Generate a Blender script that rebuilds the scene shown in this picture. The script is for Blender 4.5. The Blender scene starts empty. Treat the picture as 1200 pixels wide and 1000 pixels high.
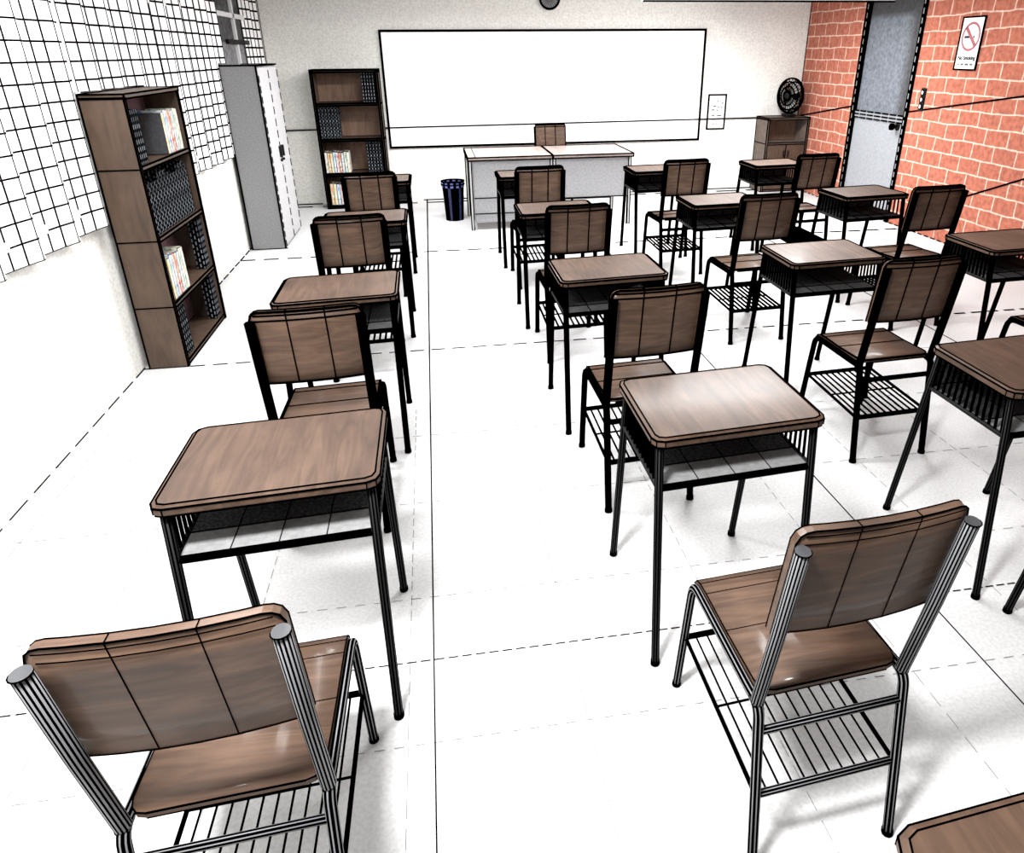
import bpy, math, random
from mathutils import Vector, Matrix
random.seed(7)
C = bpy.context.scene.collection
PI = math.pi

# ---------------------------------------------------------------- materials
def mat(name, col, rough=0.6, metal=0.0, spec=0.5, coat=0.0):
    m = bpy.data.materials.new(name); m.use_nodes = True
    b = m.node_tree.nodes['Principled BSDF']
    b.inputs['Base Color'].default_value = (*col, 1)
    b.inputs['Roughness'].default_value = rough
    b.inputs['Metallic'].default_value = metal
    b.inputs['Specular IOR Level'].default_value = spec
    b.inputs['Coat Weight'].default_value = coat
    return m

def noisy(name, c1, c2, scale=40, rough=0.7, stretch=(1, 1, 1), detail=6, spec=0.3, lo=.3, hi=.7, coat=0.0):
    m = mat(name, c1, rough, spec=spec, coat=coat); nt = m.node_tree; N = nt.nodes; L = nt.links
    b = N['Principled BSDF']
    tc = N.new('ShaderNodeTexCoord'); mp = N.new('ShaderNodeMapping'); mp.inputs['Scale'].default_value = stretch
    nz = N.new('ShaderNodeTexNoise'); nz.inputs['Scale'].default_value = scale; nz.inputs['Detail'].default_value = detail
    rp = N.new('ShaderNodeValToRGB')
    rp.color_ramp.elements[0].position = lo; rp.color_ramp.elements[0].color = (*c1, 1)
    rp.color_ramp.elements[1].position = hi; rp.color_ramp.elements[1].color = (*c2, 1)
    L.new(tc.outputs['Object'], mp.inputs[0]); L.new(mp.outputs[0], nz.inputs['Vector'])
    L.new(nz.outputs['Fac'], rp.inputs[0]); L.new(rp.outputs[0], b.inputs['Base Color'])
    return m

def wood(name, dark, mid, light, stretch=(26, 3.2, 26), rough=0.45, coat=0.25, spec=0.4):
    m = mat(name, mid, rough, spec=spec, coat=coat); nt = m.node_tree; N = nt.nodes; L = nt.links
    b = N['Principled BSDF']; b.inputs['Coat Roughness'].default_value = 0.14
    tc = N.new('ShaderNodeTexCoord'); oi = N.new('ShaderNodeObjectInfo')
    ad = N.new('ShaderNodeVectorMath'); ad.operation = 'MULTIPLY_ADD'
    ad.inputs[1].default_value = (1, 1, 1)
    sc = N.new('ShaderNodeVectorMath'); sc.operation = 'SCALE'; sc.inputs[3].default_value = 9.0
    cb = N.new('ShaderNodeCombineXYZ')
    for k in range(3): L.new(oi.outputs['Random'], cb.inputs[k])
    L.new(cb.outputs[0], sc.inputs[0]); L.new(tc.outputs['Object'], ad.inputs[0]); L.new(sc.outputs[0], ad.inputs[2])
    mp = N.new('ShaderNodeMapping'); mp.inputs['Scale'].default_value = stretch
    L.new(ad.outputs[0], mp.inputs[0])
    n1 = N.new('ShaderNodeTexNoise'); n1.inputs['Scale'].default_value = 1.0; n1.inputs['Detail'].default_value = 8; n1.inputs['Distortion'].default_value = 1.6
    n2 = N.new('ShaderNodeTexNoise'); n2.inputs['Scale'].default_value = 5.0; n2.inputs['Detail'].default_value = 4
    L.new(mp.outputs[0], n1.inputs['Vector']); L.new(ad.outputs[0], n2.inputs['Vector'])
    mx = N.new('ShaderNodeMix'); mx.data_type = 'FLOAT'; mx.inputs[0].default_value = 0.4
    L.new(n1.outputs['Fac'], mx.inputs[2]); L.new(n2.outputs['Fac'], mx.inputs[3])
    rp = N.new('ShaderNodeValToRGB'); e = rp.color_ramp.elements
    e[0].position = .3; e[0].color = (*dark, 1); e[1].position = .72; e[1].color = (*light, 1)
    x = e.new(.5); x.color = (*mid, 1)
    L.new(mx.outputs[0], rp.inputs[0]); L.new(rp.outputs[0], b.inputs['Base Color'])
    return m

BLACK = mat('black_line', (0.0, 0.0, 0.0), 1.0, spec=0.0)
STEEL = mat('black_steel', (0.004, 0.004, 0.004), 0.6, spec=0.15)
GREY = mat("grey_steel", (0.13, 0.13, 0.137), 0.5, spec=0.3)
CAP = mat('post_cap', (0.04, 0.041, 0.044), 0.5)
WOOD = wood('desk_wood', (.034, .0195, .013), (.066, .0385, .0255), (.112, .0675, .045), rough=.55, coat=.10, spec=.18)
WOODX = wood('chair_wood', (.036, .0205, .0135), (.072, .042, .0275), (.124, .074, .049), stretch=(3.5, 30, 30), rough=.55, coat=.14, spec=.18)
WOODCASE = wood('bookcase_wood', (.036, .021, .013), (.062, .037, .023), (.088, .055, .036), stretch=(14, 14, 3), rough=.6, coat=.05)
WOODIN = wood('bookcase_inside', (.09, .05, .032), (.15, .088, .058), (.20, .122, .082), stretch=(14, 14, 3), rough=.7, coat=0)
MAROON = noisy('maroon_back', (.085, .042, .048), (.13, .064, .073), 14, .7)
PALEWOOD = wood('pale_wood', (.24, .175, .15), (.33, .26, .235), (.46, .39, .36), rough=.4)
GREYWOOD = noisy('grey_brown_wood', (.10, .075, .06), (.16, .12, .10), 16, .7)
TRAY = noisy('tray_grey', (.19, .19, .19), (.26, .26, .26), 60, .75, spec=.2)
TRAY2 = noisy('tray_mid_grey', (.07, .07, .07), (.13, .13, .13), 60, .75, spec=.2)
TRAYSHADE = noisy('tray_dark_shade', (.012, .012, .013), (.07, .07, .072), 120, .8, spec=.1)  # tray grey darkened to carry the shade below the tabletop
CABG = noisy('cabinet_grey', (.175, .175, .178), (.26, .26, .265), 90, .7, spec=.2)
CABL = noisy('cabinet_door_grey', (.36, .355, .365), (.46, .455, .465), 60, .7, spec=.2)
PANEL = noisy('panel_grey', (.21, .21, .217), (.28, .28, .287), 50, .7)
DOORG = noisy('door_grey', (.20, .208, .224), (.285, .295, .315), 70, .7)
FLOOR = noisy('floor_white', (.50, .50, .50), (.58, .58, .58), 90, .55, spec=.25, lo=.35, hi=.6)
JOINT = mat('tile_joint', (.17, .17, .17), .9, spec=0)
WALLC = noisy('plaster_cream', (.64, .63, .60), (.77, .765, .725), 60, .95, spec=.1, detail=10, lo=.38, hi=.60)
CEIL = noisy('ceiling_white', (.3, .3, .3), (.38, .38, .38), 30, .95, spec=.1)
WHITE = mat('board_white', (.93, .93, .94), .35, spec=.4)
PAPER = mat('paper_white', (.86, .86, .87), .8, spec=.1)
INK = mat('ink_grey', (.10, .10, .105), .9, spec=0)
RED = mat('sign_red', (.36, .12, .13), .8, spec=.1)
TEXT = mat('text_black', (.02, .02, .022), .9, spec=0)
BINB = noisy('bin_blue', (.006, .008, .03), (.02, .025, .10), 30, .5)
BINH = mat('bin_highlight', (.12, .15, .42), .5)
LAMPG = mat('lamp_grey', (.5, .5, .5), .6)
CHROME = mat('mullion_white', (.62, .62, .62), .6)
WING = noisy('dark_window_glass', (.006, .006, .007), (.085, .085, .09), 26, .6, detail=4, lo=.36, hi=.68)
WINM = noisy('mid_window_glass', (.09, .09, .095), (.26, .26, .27), 26, .6, detail=4, lo=.36, hi=.68)

def glow(name, col, s):
    m = bpy.data.materials.new(name); m.use_nodes = True; b = m.node_tree.nodes['Principled BSDF']
    b.inputs['Base Color'].default_value = (*col, 1); b.inputs['Emission Color'].default_value = (*col, 1)
    b.inputs['Emission Strength'].default_value = s
    return m
TUBE = glow('tube_glow', (1, 1, 1), 3)

def frosted():
    m = mat('frosted_glass', (.3, .32, .36), .6, spec=.3); nt = m.node_tree; N = nt.nodes; L = nt.links; b = N['Principled BSDF']
    tc = N.new('ShaderNodeTexCoord'); sp = N.new('ShaderNodeSeparateXYZ'); L.new(tc.outputs['Object'], sp.inputs[0])
    # the pane is darker along its top and its latch-side edge, pale in the middle
    def ramp(sock, a, b2):
        r = N.new('ShaderNodeMapRange'); r.inputs[1].default_value = a; r.inputs[2].default_value = b2; L.new(sock, r.inputs[0]); return r
    rz = ramp(sp.outputs[2], 2.04, 1.98); ry = ramp(sp.outputs[1], 7.12, 7.26)
    mul = N.new('ShaderNodeMath'); mul.operation = 'MULTIPLY'; L.new(rz.outputs[0], mul.inputs[0]); L.new(ry.outputs[0], mul.inputs[1])
    nz = N.new('ShaderNodeTexNoise'); nz.inputs['Scale'].default_value = 30; nz.inputs['Detail'].default_value = 6; L.new(tc.outputs['Object'], nz.inputs['Vector'])
    mx = N.new('ShaderNodeMix'); mx.data_type = 'RGBA'
    mx.inputs[6].default_value = (.045, .045, .048, 1); mx.inputs[7].default_value = (.13, .142, .165, 1)
    L.new(mul.outputs[0], mx.inputs[0])
    mm = N.new('ShaderNodeMix'); mm.data_type = 'RGBA'; mm.blend_type = 'MULTIPLY'; mm.inputs[0].default_value = 1
    rp = N.new('ShaderNodeValToRGB'); rp.color_ramp.elements[0].position = .3; rp.color_ramp.elements[0].color = (.6, .6, .6, 1); rp.color_ramp.elements[1].position = .7; rp.color_ramp.elements[1].color = (1.25, 1.25, 1.25, 1)
    L.new(nz.outputs['Fac'], rp.inputs[0]); L.new(mx.outputs[2], mm.inputs[6]); L.new(rp.outputs[0], mm.inputs[7]); L.new(mm.outputs[2], b.inputs['Base Color'])
    return m
FROST = frosted()

def brick():
    m = mat('red_brick', (.5, .15, .1), .9, spec=.15); nt = m.node_tree; N = nt.nodes; L = nt.links; b = N['Principled BSDF']
    tc = N.new('ShaderNodeTexCoord'); sp = N.new('ShaderNodeSeparateXYZ'); L.new(tc.outputs['Object'], sp.inputs[0])
    nz = N.new('ShaderNodeTexNoise'); nz.inputs['Scale'].default_value = 3.2; nz.inputs['Detail'].default_value = 3; L.new(tc.outputs['Object'], nz.inputs['Vector'])
    def off(sock, amt, ch):
        s = N.new('ShaderNodeMath'); s.operation = 'SUBTRACT'; s.inputs[1].default_value = .5; L.new(ch, s.inputs[0])
        a = N.new('ShaderNodeMath'); a.operation = 'MULTIPLY_ADD'; a.inputs[1].default_value = amt; L.new(s.outputs[0], a.inputs[0]); L.new(sock, a.inputs[2]); return a.outputs[0]
    sc = N.new('ShaderNodeSeparateColor'); L.new(nz.outputs['Color'], sc.inputs[0])
    u = off(sp.outputs[1], .05, sc.outputs[0]); v = off(sp.outputs[2], .045, sc.outputs[1])
    cb = N.new('ShaderNodeCombineXYZ'); L.new(u, cb.inputs[0]); L.new(v, cb.inputs[1])
    bt = N.new('ShaderNodeTexBrick'); L.new(cb.outputs[0], bt.inputs['Vector'])
    bt.inputs['Scale'].default_value = 1; bt.inputs['Brick Width'].default_value = .265; bt.inputs['Row Height'].default_value = .132
    bt.inputs['Mortar Size'].default_value = .0075; bt.inputs['Mortar Smooth'].default_value = .35; bt.inputs['Bias'].default_value = -.1
    bt.inputs['Color1'].default_value = (.40, .132, .085, 1); bt.inputs['Color2'].default_value = (.375, .122, .081, 1); bt.inputs['Mortar'].default_value = (.66, .46, .37, 1)
    n2 = N.new('ShaderNodeTexNoise'); n2.inputs['Scale'].default_value = 22; n2.inputs['Detail'].default_value = 8; L.new(tc.outputs['Object'], n2.inputs['Vector'])
    rp = N.new('ShaderNodeValToRGB'); rp.color_ramp.elements[0].position = .34; rp.color_ramp.elements[0].color = (.72, .71, .71, 1); rp.color_ramp.elements[1].position = .6; rp.color_ramp.elements[1].color = (1.08, 1.08, 1.08, 1)
    L.new(n2.outputs['Fac'], rp.inputs[0])
    mm = N.new('ShaderNodeMix'); mm.data_type = 'RGBA'; mm.blend_type = 'MULTIPLY'; mm.inputs[0].default_value = 1
    L.new(bt.outputs['Color'], mm.inputs[6]); L.new(rp.outputs[0], mm.inputs[7]); L.new(mm.outputs[2], b.inputs['Base Color'])
    return m
BRICK = brick()

def speckled():
    # black spines with small pale dashes
    m = mat('black_speckled', (.0, .0, .0), .9, spec=.05); nt = m.node_tree; N = nt.nodes; L = nt.links; b = N['Principled BSDF']
    tc = N.new('ShaderNodeTexCoord'); sp = N.new('ShaderNodeSeparateXYZ'); L.new(tc.outputs['Object'], sp.inputs[0])
    ad = N.new('ShaderNodeMath'); ad.operation = 'ADD'; L.new(sp.outputs[0], ad.inputs[0]); L.new(sp.outputs[1], ad.inputs[1])
    cb = N.new('ShaderNodeCombineXYZ'); L.new(sp.outputs[2], cb.inputs[0]); L.new(ad.outputs[0], cb.inputs[1])
    bt = N.new('ShaderNodeTexBrick'); L.new(cb.outputs[0], bt.inputs['Vector'])
    bt.inputs['Scale'].default_value = 1; bt.inputs['Brick Width'].default_value = .038; bt.inputs['Row Height'].default_value = .022
    bt.inputs['Mortar Size'].default_value = .0082; bt.inputs['Mortar Smooth'].default_value = .1
    bt.inputs['Color1'].default_value = (.26, .29, .33, 1); bt.inputs['Color2'].default_value = (.04, .045, .05, 1); bt.inputs['Mortar'].default_value = (0, 0, 0, 1)
    L.new(bt.outputs['Color'], b.inputs['Base Color'])
    return m
SPECK = speckled()

def curtain_mat():
    m = mat('white_curtain', (.88, .88, .88), .95, spec=.05); nt = m.node_tree; N = nt.nodes; L = nt.links; b = N['Principled BSDF']
    uv = N.new('ShaderNodeUVMap'); sp = N.new('ShaderNodeSeparateXYZ'); L.new(uv.outputs[0], sp.inputs[0])
    tc = N.new('ShaderNodeTexCoord'); so = N.new('ShaderNodeSeparateXYZ'); L.new(tc.outputs['Object'], so.inputs[0])
    def M(op, a, bb):
        n = N.new('ShaderNodeMath'); n.operation = op
        for k, x in enumerate((a, bb)):
            if isinstance(x, (int, float)): n.inputs[k].default_value = x
            elif x is not None: L.new(x, n.inputs[k])
        return n.outputs[0]
    hw = M('MULTIPLY_ADD', so.outputs[1], .00088); hw.node.inputs[2].default_value = .0012   # woven grid gets bolder further along
    def line(c, per, wide=1.0):
        f = M('FRACT', c, None); d = M('ABSOLUTE', M('SUBTRACT', f, .5), None)       # .5 at an integer
        dist = M('MULTIPLY', M('SUBTRACT', .5, d), per)
        return M('LESS_THAN', dist, M('MULTIPLY', hw, wide))
    fold = M('LESS_THAN', M('ABSOLUTE', M('SUBTRACT', M('MODULO', sp.outputs[0], 5.0), 3.2), None), .13)
    k = M('MAXIMUM', line(sp.outputs[0], .10, 1.55), line(sp.outputs[1], .0875))
    k = M('MAXIMUM', k, M('MULTIPLY', fold, line(M('MULTIPLY', sp.outputs[0], 6.0), .03)))
    mx = N.new('ShaderNodeMix'); mx.data_type = 'RGBA'; mx.inputs[6].default_value = (.88, .88, .88, 1); mx.inputs[7].default_value = (0, 0, 0, 1)
    L.new(k, mx.inputs[0]); L.new(mx.outputs[2], b.inputs['Base Color'])
    return m
CURT = curtain_mat()

# ---------------------------------------------------------------- mesh builder
class MB:
    def __init__(s, shear=0.0): s.v = []; s.f = []; s.m = []; s.mats = []; s.sm = []; s.uv = None; s.shear = shear
    def mi(s, m):
        if m not in s.mats: s.mats.append(m)
        return s.mats.index(m)
    def face(s, idx, m, smooth=False): s.f.append(tuple(idx)); s.m.append(s.mi(m)); s.sm.append(smooth)
    def add(s, vs): n = len(s.v); s.v += [tuple(x) for x in vs]; return n
    def quad(s, a, b, c, d, m): n = s.add([a, b, c, d]); s.face((n, n+1, n+2, n+3), m)
    def box(s, lo, hi, m, lw=0, lm=None, skip=()):
        x0, y0, z0 = lo; x1, y1, z1 = hi
        P = [(x0,y0,z0),(x1,y0,z0),(x1,y1,z0),(x0,y1,z0),(x0,y0,z1),(x1,y0,z1),(x1,y1,z1),(x0,y1,z1)]
        n = s.add(P)
        for q in ((3,2,1,0),(4,5,6,7),(0,1,5,4),(1,2,6,5),(2,3,7,6),(3,0,4,7)): s.face([n+i for i in q], m)
        if lw:
            for a, b in ((0,1),(1,2),(2,3),(3,0),(4,5),(5,6),(6,7),(7,4),(0,4),(1,5),(2,6),(3,7)):
                if (a, b) in skip: continue
                s.line(P[a], P[b], lw, lm or BLACK)
    def line(s, a, b, w, m=None):
        a = Vector(a); b = Vector(b); d = b - a
        if d.length < 1e-6: return
        d.normalize(); up = Vector((0,0,1)) if abs(d.z) < .9 else Vector((1,0,0))
        p = d.cross(up).normalized() * w/2; q = d.cross(p).normalized() * w/2
        a = a - d*w*.4; b = b + d*w*.4
        n = s.add([a+p+q, a-p+q, a-p-q, a+p-q, b+p+q, b-p+q, b-p-q, b+p-q])
        for k in ((0,1,2,3),(7,6,5,4),(0,4,5,1),(1,5,6,2),(2,6,7,3),(3,7,4,0)): s.face([n+i for i in k], m or BLACK)
    def loop(s, pts, w, m=None, close=True):
        for i in range(len(pts) if close else len(pts)-1): s.line(pts[i], pts[(i+1) % len(pts)], w, m)
    def tube(s, pts, r, n=12, m=None, alt=None, pat=2, cap0=None, cap1=None):
        pts = [Vector(p) for p in pts]; rings = []
        d0 = (pts[1]-pts[0]).normalized(); up = Vector((0,0,1)) if abs(d0.z) < .8 else Vector((0,1,0))
        x = d0.cross(up).normalized(); prev = d0
        for i, p in enumerate(pts):
            if i == 0: d = d0
            elif i == len(pts)-1: d = (pts[i]-pts[i-1]).normalized()
            else: d = ((pts[i]-pts[i-1]).normalized() + (pts[i+1]-pts[i]).normalized()).normalized()
            x = (x - d*x.dot(d)).normalized(); y = d.cross(x)
            k = s.add([p + (x*math.cos(2*PI*j/n) + y*math.sin(2*PI*j/n))*r for j in range(n)]); rings.append(k)
        for i in range(len(rings)-1):
            a, b = rings[i], rings[i+1]
            for j in range(n):
                jj = (j+1) % n
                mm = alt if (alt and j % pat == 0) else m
                s.face((a+j, a+jj, b+jj, b+j), mm, True)
        s.face([rings[0]+j for j in range(n)][::-1], cap0 or m); s.face([rings[-1]+j for j in range(n)], cap1 or m)
    def extrude_loops(s, loops, m, top=True, bottom=True, smooth=False):
        n = len(loops[0]); ks = [s.add(l) for l in loops]
        for a, b in zip(ks, ks[1:]):
            for j in range(n): s.face((a+j, a+(j+1)%n, b+(j+1)%n, b+j), m, smooth)
        if bottom: s.face([ks[0]+j for j in range(n)][::-1], m)
        if top: s.face([ks[-1]+j for j in range(n)], m)
    def mesh(s, name):
        me = bpy.data.meshes.new(name)
        vs = [(x, y + s.shear*x, z) for x, y, z in s.v] if s.shear else s.v
        me.from_pydata([tuple(v) for v in vs], [], s.f)
        for m in s.mats: me.materials.append(m)
        me.polygons.foreach_set('material_index', s.m); me.polygons.foreach_set('use_smooth', s.sm)
        me.update(); return me
    def obj(s, name, parent=None):
        o = bpy.data.objects.new(name, s.mesh(name)); C.objects.link(o)
        if parent: o.parent = parent
        return o

def tag(o, label, cat, group=None):
    o['label'] = label; o['category'] = cat
    if group: o['group'] = group
    return o
def thing(name, label, cat, loc=(0,0,0), rz=0, group=None):
    o = bpy.data.objects.new(name, None); C.objects.link(o); o.location = loc; o.rotation_euler = (0, 0, rz)
    o.empty_display_size = .1
    return tag(o, label, cat, group)
def struct(o): o['kind'] = 'structure'; return o
def arc(c, a, b, n): return [c + (i/(n))*0 for i in range(n)]

XL, XR, YB, ZC = -1.793, 4.775, 9.31, 2.78
YF = -1.1

# ---------------------------------------------------------------- setting
def seg_quad(mb, x0, y0, x1, y1, w0, w1, m, z):
    d = Vector((x1-x0, y1-y0, 0)).normalized(); n = Vector((-d.y, d.x, 0))
    a = Vector((x0, y0, z)); b = Vector((x1, y1, z))
    mb.quad(a-n*w0/2, b-n*w1/2, b+n*w1/2, a+n*w0/2, m)
fl = MB()
fl.quad((XL-.05, YF, 0), (XR+.05, YF, 0), (XR+.05, YB+.05, 0), (XL-.05, YB+.05, 0), FLOOR)
LWK = .0022
def dist(x, y, z=0): return math.sqrt(x*x + y*y + (1.7-z)**2)
for k in (0, 1, 2, 3):                                           # panel joints running away from the viewer
    x = -.115 + 1.655*k
    if x < XL or x > XR: continue
    ys = [YF + i*.4 for i in range(int((YB-YF)/.4)+1)] + [YB]
    for a, b in zip(ys, ys[1:]):
        seg_quad(fl, x, a, x, b, LWK*.85*dist(x, a), LWK*.85*dist(x, b), BLACK, .0012)
for y, dash, gap in ((-.83, .02, .01), (1.672, .030, .012), (4.225, .085, .045), (6.695, .13, .075), (9.15, .3, .12)):
    x = XL
    while x < XR:
        w = LWK*(.9 if y < 3 else .55*(dist(x, y)/1.7))*dist(x, y)
        seg_quad(fl, x, y, min(x+dash, XR), y, w, w, BLACK, .0012); x += dash+gap
def faint(y):
    x = XL
    while x < XR:
        w = .0012*dist(x, y); seg_quad(fl, x, y, x+.018*dist(x, y)*.7, y, w, w, JOINT, .0008); x += .034*dist(x, y)*.7
for y in (.22, .80, 1.378, 1.955, 2.533, 3.11, 3.69): faint(y)
for k in range(-3, 10):
    x = -.187 + .497*k
    if XL < x < XR:
        y = .2
        while y < 3.4:
            w = .0009*dist(x, y); seg_quad(fl, x, y, x, y+.05, w, w, JOINT, .0008); y += .075
struct(fl.obj('floor'))

wl = MB()
wl.quad((XL, YB, 0), (XL, YF, 0), (XL, YF, ZC), (XL, YB, ZC), WALLC)
y = YF
while y < YB:                                                        # dark joint where the wall meets the floor
    w = .5*LWK*dist(XL, y); wl.line((XL+w/2, y, w/2), (XL+w/2, y+.14, w/2), w); y += .20
struct(wl.obj('wall_left'))
wb = MB()
wb.quad((XL, YB, 0), (XR, YB, 0), (XR, YB, ZC), (XL, YB, ZC), WALLC)
for a, b in ((XL, -1.4), (-1.28, -.6), (-.15, .1), (.3, XR)): wb.line((a, YB, .004), (b, YB, .004), .016)
wb.line((XL, YB, 0), (XL, YB, ZC), .014); wb.line((XR, YB, 0), (XR, YB, ZC), .014)
struct(wb.obj('wall_back'))
DY0, DY1, DZ = 6.975, 8.03, 2.45                                     # door opening in the brick wall
wr = MB()
for (a, b, c, d) in ((YF, DY0, 0, ZC), (DY1, YB, 0, ZC), (DY0, DY1, DZ, ZC)):
    wr.quad((XR, a, c), (XR, b, c), (XR, b, d), (XR, a, d), BRICK)
wr.line((XR, YB, .905), (XR, DY1, 1.108), .016); wr.line((XR, DY0, 1.12), (XR, 5.5, 1.342), .014); wr.line((XR, 5.5, 1.342), (XR, 3.0, 1.72), .009)
wr.line((XR, 5.95, .45), (XR, 5.28, .722), .014); wr.line((XR, 5.28, .722), (XR, 3.5, 1.45), .008)
y = 3.0
while y < YB: wr.line((XR-.004, y, .004), (XR-.004, y+.05, .004), .011); y += .10
struct(wr.obj('wall_right'))
ce = MB(); ce.quad((XL, YF, ZC), (XL, YB, ZC), (XR, YB, ZC), (XR, YF, ZC), CEIL); struct(ce.obj('ceiling'))
tr = MB(); tr.box((XL, YB-.034, .874), (-1.3, YB-.028, .883), BLACK)
def rail_z(x): return .874 + (x+1.70)/5.9*.024
tr = MB()
tr.line((XL, YB-.018, rail_z(XL)), (4.2, YB-.018, rail_z(4.2)), .015)
tr.line((4.2, YB-.018, rail_z(4.2)), (XR-.01, YB-.018, .905), .011)
struct(tr.obj('trim_1'))

# door
d = MB()
fw = .055
d.box((XR-.02, DY0, 0), (XR+.05, DY0+fw, DZ), BLACK); d.box((XR-.02, DY1-fw*1.5, 0), (XR+.05, DY1, DZ), BLACK); d.box((XR-.02, DY0, DZ-fw), (XR+.05, DY1, DZ), BLACK)
z = .05
while z < DZ:
    d.box((XR-.0215, DY0+.022, z), (XR-.02, DY0+.034, z+.05), PANEL); d.box((XR-.0215, DY1-.05, z), (XR-.02, DY1-.04, z+.05), CABG); z += .085
door = struct(d.obj('door_1'))
p = MB(); p.box((XR+.005, DY0+fw, .01), (XR+.04, DY1-fw*1.5, 1.0), DOORG); p.obj('door_panel', door)
p = MB(); p.box((XR+.012, DY0+fw, 1.07), (XR+.036, DY1-fw*1.5, DZ-fw), FROST); p.obj('door_glass', door)
p = MB(); p.box((XR-.004, DY0+fw, 1.0), (XR+.042, DY1-fw*1.5, 1.075), DOORG)
for z in (1.003, 1.038, 1.072):
    yy = DY0+fw
    while yy < DY1-fw*1.5: p.line((XR-.006, yy, z), (XR-.006, yy+.10, z), .014); yy += .14
p.obj('mid_rail', door)
p = MB()
p.tube([(XR+.005, 7.12, .965), (XR-.05, 7.12, .965), (XR-.065, 7.12, .965)], .022, 10, STEEL); p.tube([(XR-.05, 7.12, .965), (XR-.078, 7.12, .965)], .034, 12, BLACK)
p.tube([(XR+.005, 7.12, .965), (XR-.005, 7.12, .965)], .04, 12, STEEL)
p.obj('door_handle', door)

# window behind the curtains (seen through the gap between the two curtains)
wn = MB()
Y0, Y1, Z0, Z1 = 1.5, 8.66, .98, 2.6
xw = XL+.004
cols = [Y0 + .924*i for i in range(9)]; Y1 = cols[-1]
for a, b in zip(cols, cols[1:]):
    for c, d2, mm in ((Z0, 1.80, WINM), (1.80, 2.03, WING), (2.03, Z1, WING)):
        wn.quad((xw, b, c), (xw, a, c), (xw, a, d2), (xw, b, d2), mm)
window = struct(wn.obj('window_1'))
fr = MB()
for yy in cols: fr.box((xw, yy-.025, Z0), (xw+.025, yy+.025, Z1), CHROME)
for zz in (Z0, 2.03, Z1): fr.box((xw, Y0, zz-.02), (xw+.025, Y1, zz+.02), CHROME)
fr.obj('window_frame', window)
fr = MB(); fr.box((xw, 7.6, 1.785), (xw+.03, 8.6, 1.825), STEEL); fr.obj('safety_bar', window)

# ---------------------------------------------------------------- curtains
def curtain(name, y0, y1, label, phase, lifts=()):
    per = .345; me = bpy.data.meshes.new(name)
    prof = []                                                        # (y, x, u)
    y = y0 - phase*per; u = 0
    ys = []
    k = 0
    while y < y1:
        for t, xx, uu in ((0, .0, 0), (.27, .014, 1), (.54, .030, 2), (.80, .056, 3), (.86, .050, 3.5), (.93, .022, 4.3)):
            ys.append((y + t*per, xx*(.88+.25*((k*37) % 7)/7), uu + 5*k))
        y += per; k += 1
    for a, b, h in lifts:
        for c in (a-.003, a+.001, b-.001, b+.003):
            for q, q2 in zip(ys, ys[1:]):
                if q[0] < c < q2[0]:
                    f = (c-q[0])/(q2[0]-q[0]); ys.append((c, q[1]+f*(q2[1]-q[1]), q[2]+f*(q2[2]-q[2]))); ys.sort(); break
    ys = [q for q in ys if y0 <= q[0] <= y1]
    nz = 22; zb, zt = .885, .885+.0875*nz
    vs = []; fs = []; uvs = []
    for j in range(nz+1):
        for (yy, xx, uu) in ys:
            sag = -.012*math.sin(yy*2.1) if j == 0 else 0
            zz = zb + (zt-zb)*j/nz + sag
            for a, b, h in lifts:
                if a < yy < b: zz = max(zz, h)                        # caught up on top of what stands before it
            vs.append((XL + .014 + xx, yy, zz)); uvs.append((uu, (zz-zb)/.0875 if zz > zb+.02 else j))
    n = len(ys)
    for j in range(nz):
        for i in range(n-1):
            q = (j*n+i, j*n+i+1, (j+1)*n+i+1, (j+1)*n+i)
            if vs[q[0]][2] >= vs[q[3]][2]-1e-4 and vs[q[1]][2] >= vs[q[2]][2]-1e-4: continue
            if vs[q[0]][2] >= vs[q[3]][2]-1e-4 or vs[q[1]][2] >= vs[q[2]][2]-1e-4: continue
            fs.append((j*n+i, j*n+i+1, (j+1)*n+i+1, (j+1)*n+i))
    me.from_pydata(vs, [], fs); l = me.uv_layers.new(name='UVMap')
    for q in me.polygons:
        for li in q.loop_indices: l.data[li].uv = uvs[me.loops[li].vertex_index]
    me.materials.append(CURT); o = bpy.data.objects.new(name, me); C.objects.link(o)
    return tag(o, label, 'curtain')
curtain('window_curtain', .9, 7.42, 'long white grid-lined curtain along the left wall behind the brown bookcase', .50, ((4.213, 5.121, 1.531), (7.068, 7.98, 1.63)))
curtain('window_curtain', 8.31, 9.06, 'narrow white grid-lined curtain in the far left corner above the grey locker', .0)

# ---------------------------------------------------------------- desks and chairs
SG = .075                                                            # the furniture is slightly out of square
def rrect(hw, hd, r, z, n=2, cx=0, cy=0):
    out = []
    for (sx, sy, a0) in ((1,-1,-PI/2), (1,1,0), (-1,1,PI/2), (-1,-1,PI)):
        for i in range(n+1):
            a = a0 + PI/2*i/n; out.append((cx+sx*(hw-r)+r*math.cos(a), cy+sy*(hd-r)+r*math.sin(a), z))
    return out

ROWD = {0: 1.35, 1: 2.15, 2: 3.6, 3: 5.0, 4: 6.4}
def tubespec(row):
    lw = ROWD[row]*LWK
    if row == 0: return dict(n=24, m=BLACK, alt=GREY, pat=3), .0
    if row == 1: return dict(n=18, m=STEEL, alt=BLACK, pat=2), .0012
    return dict(n=8, m=BLACK), lw*.30

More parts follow.
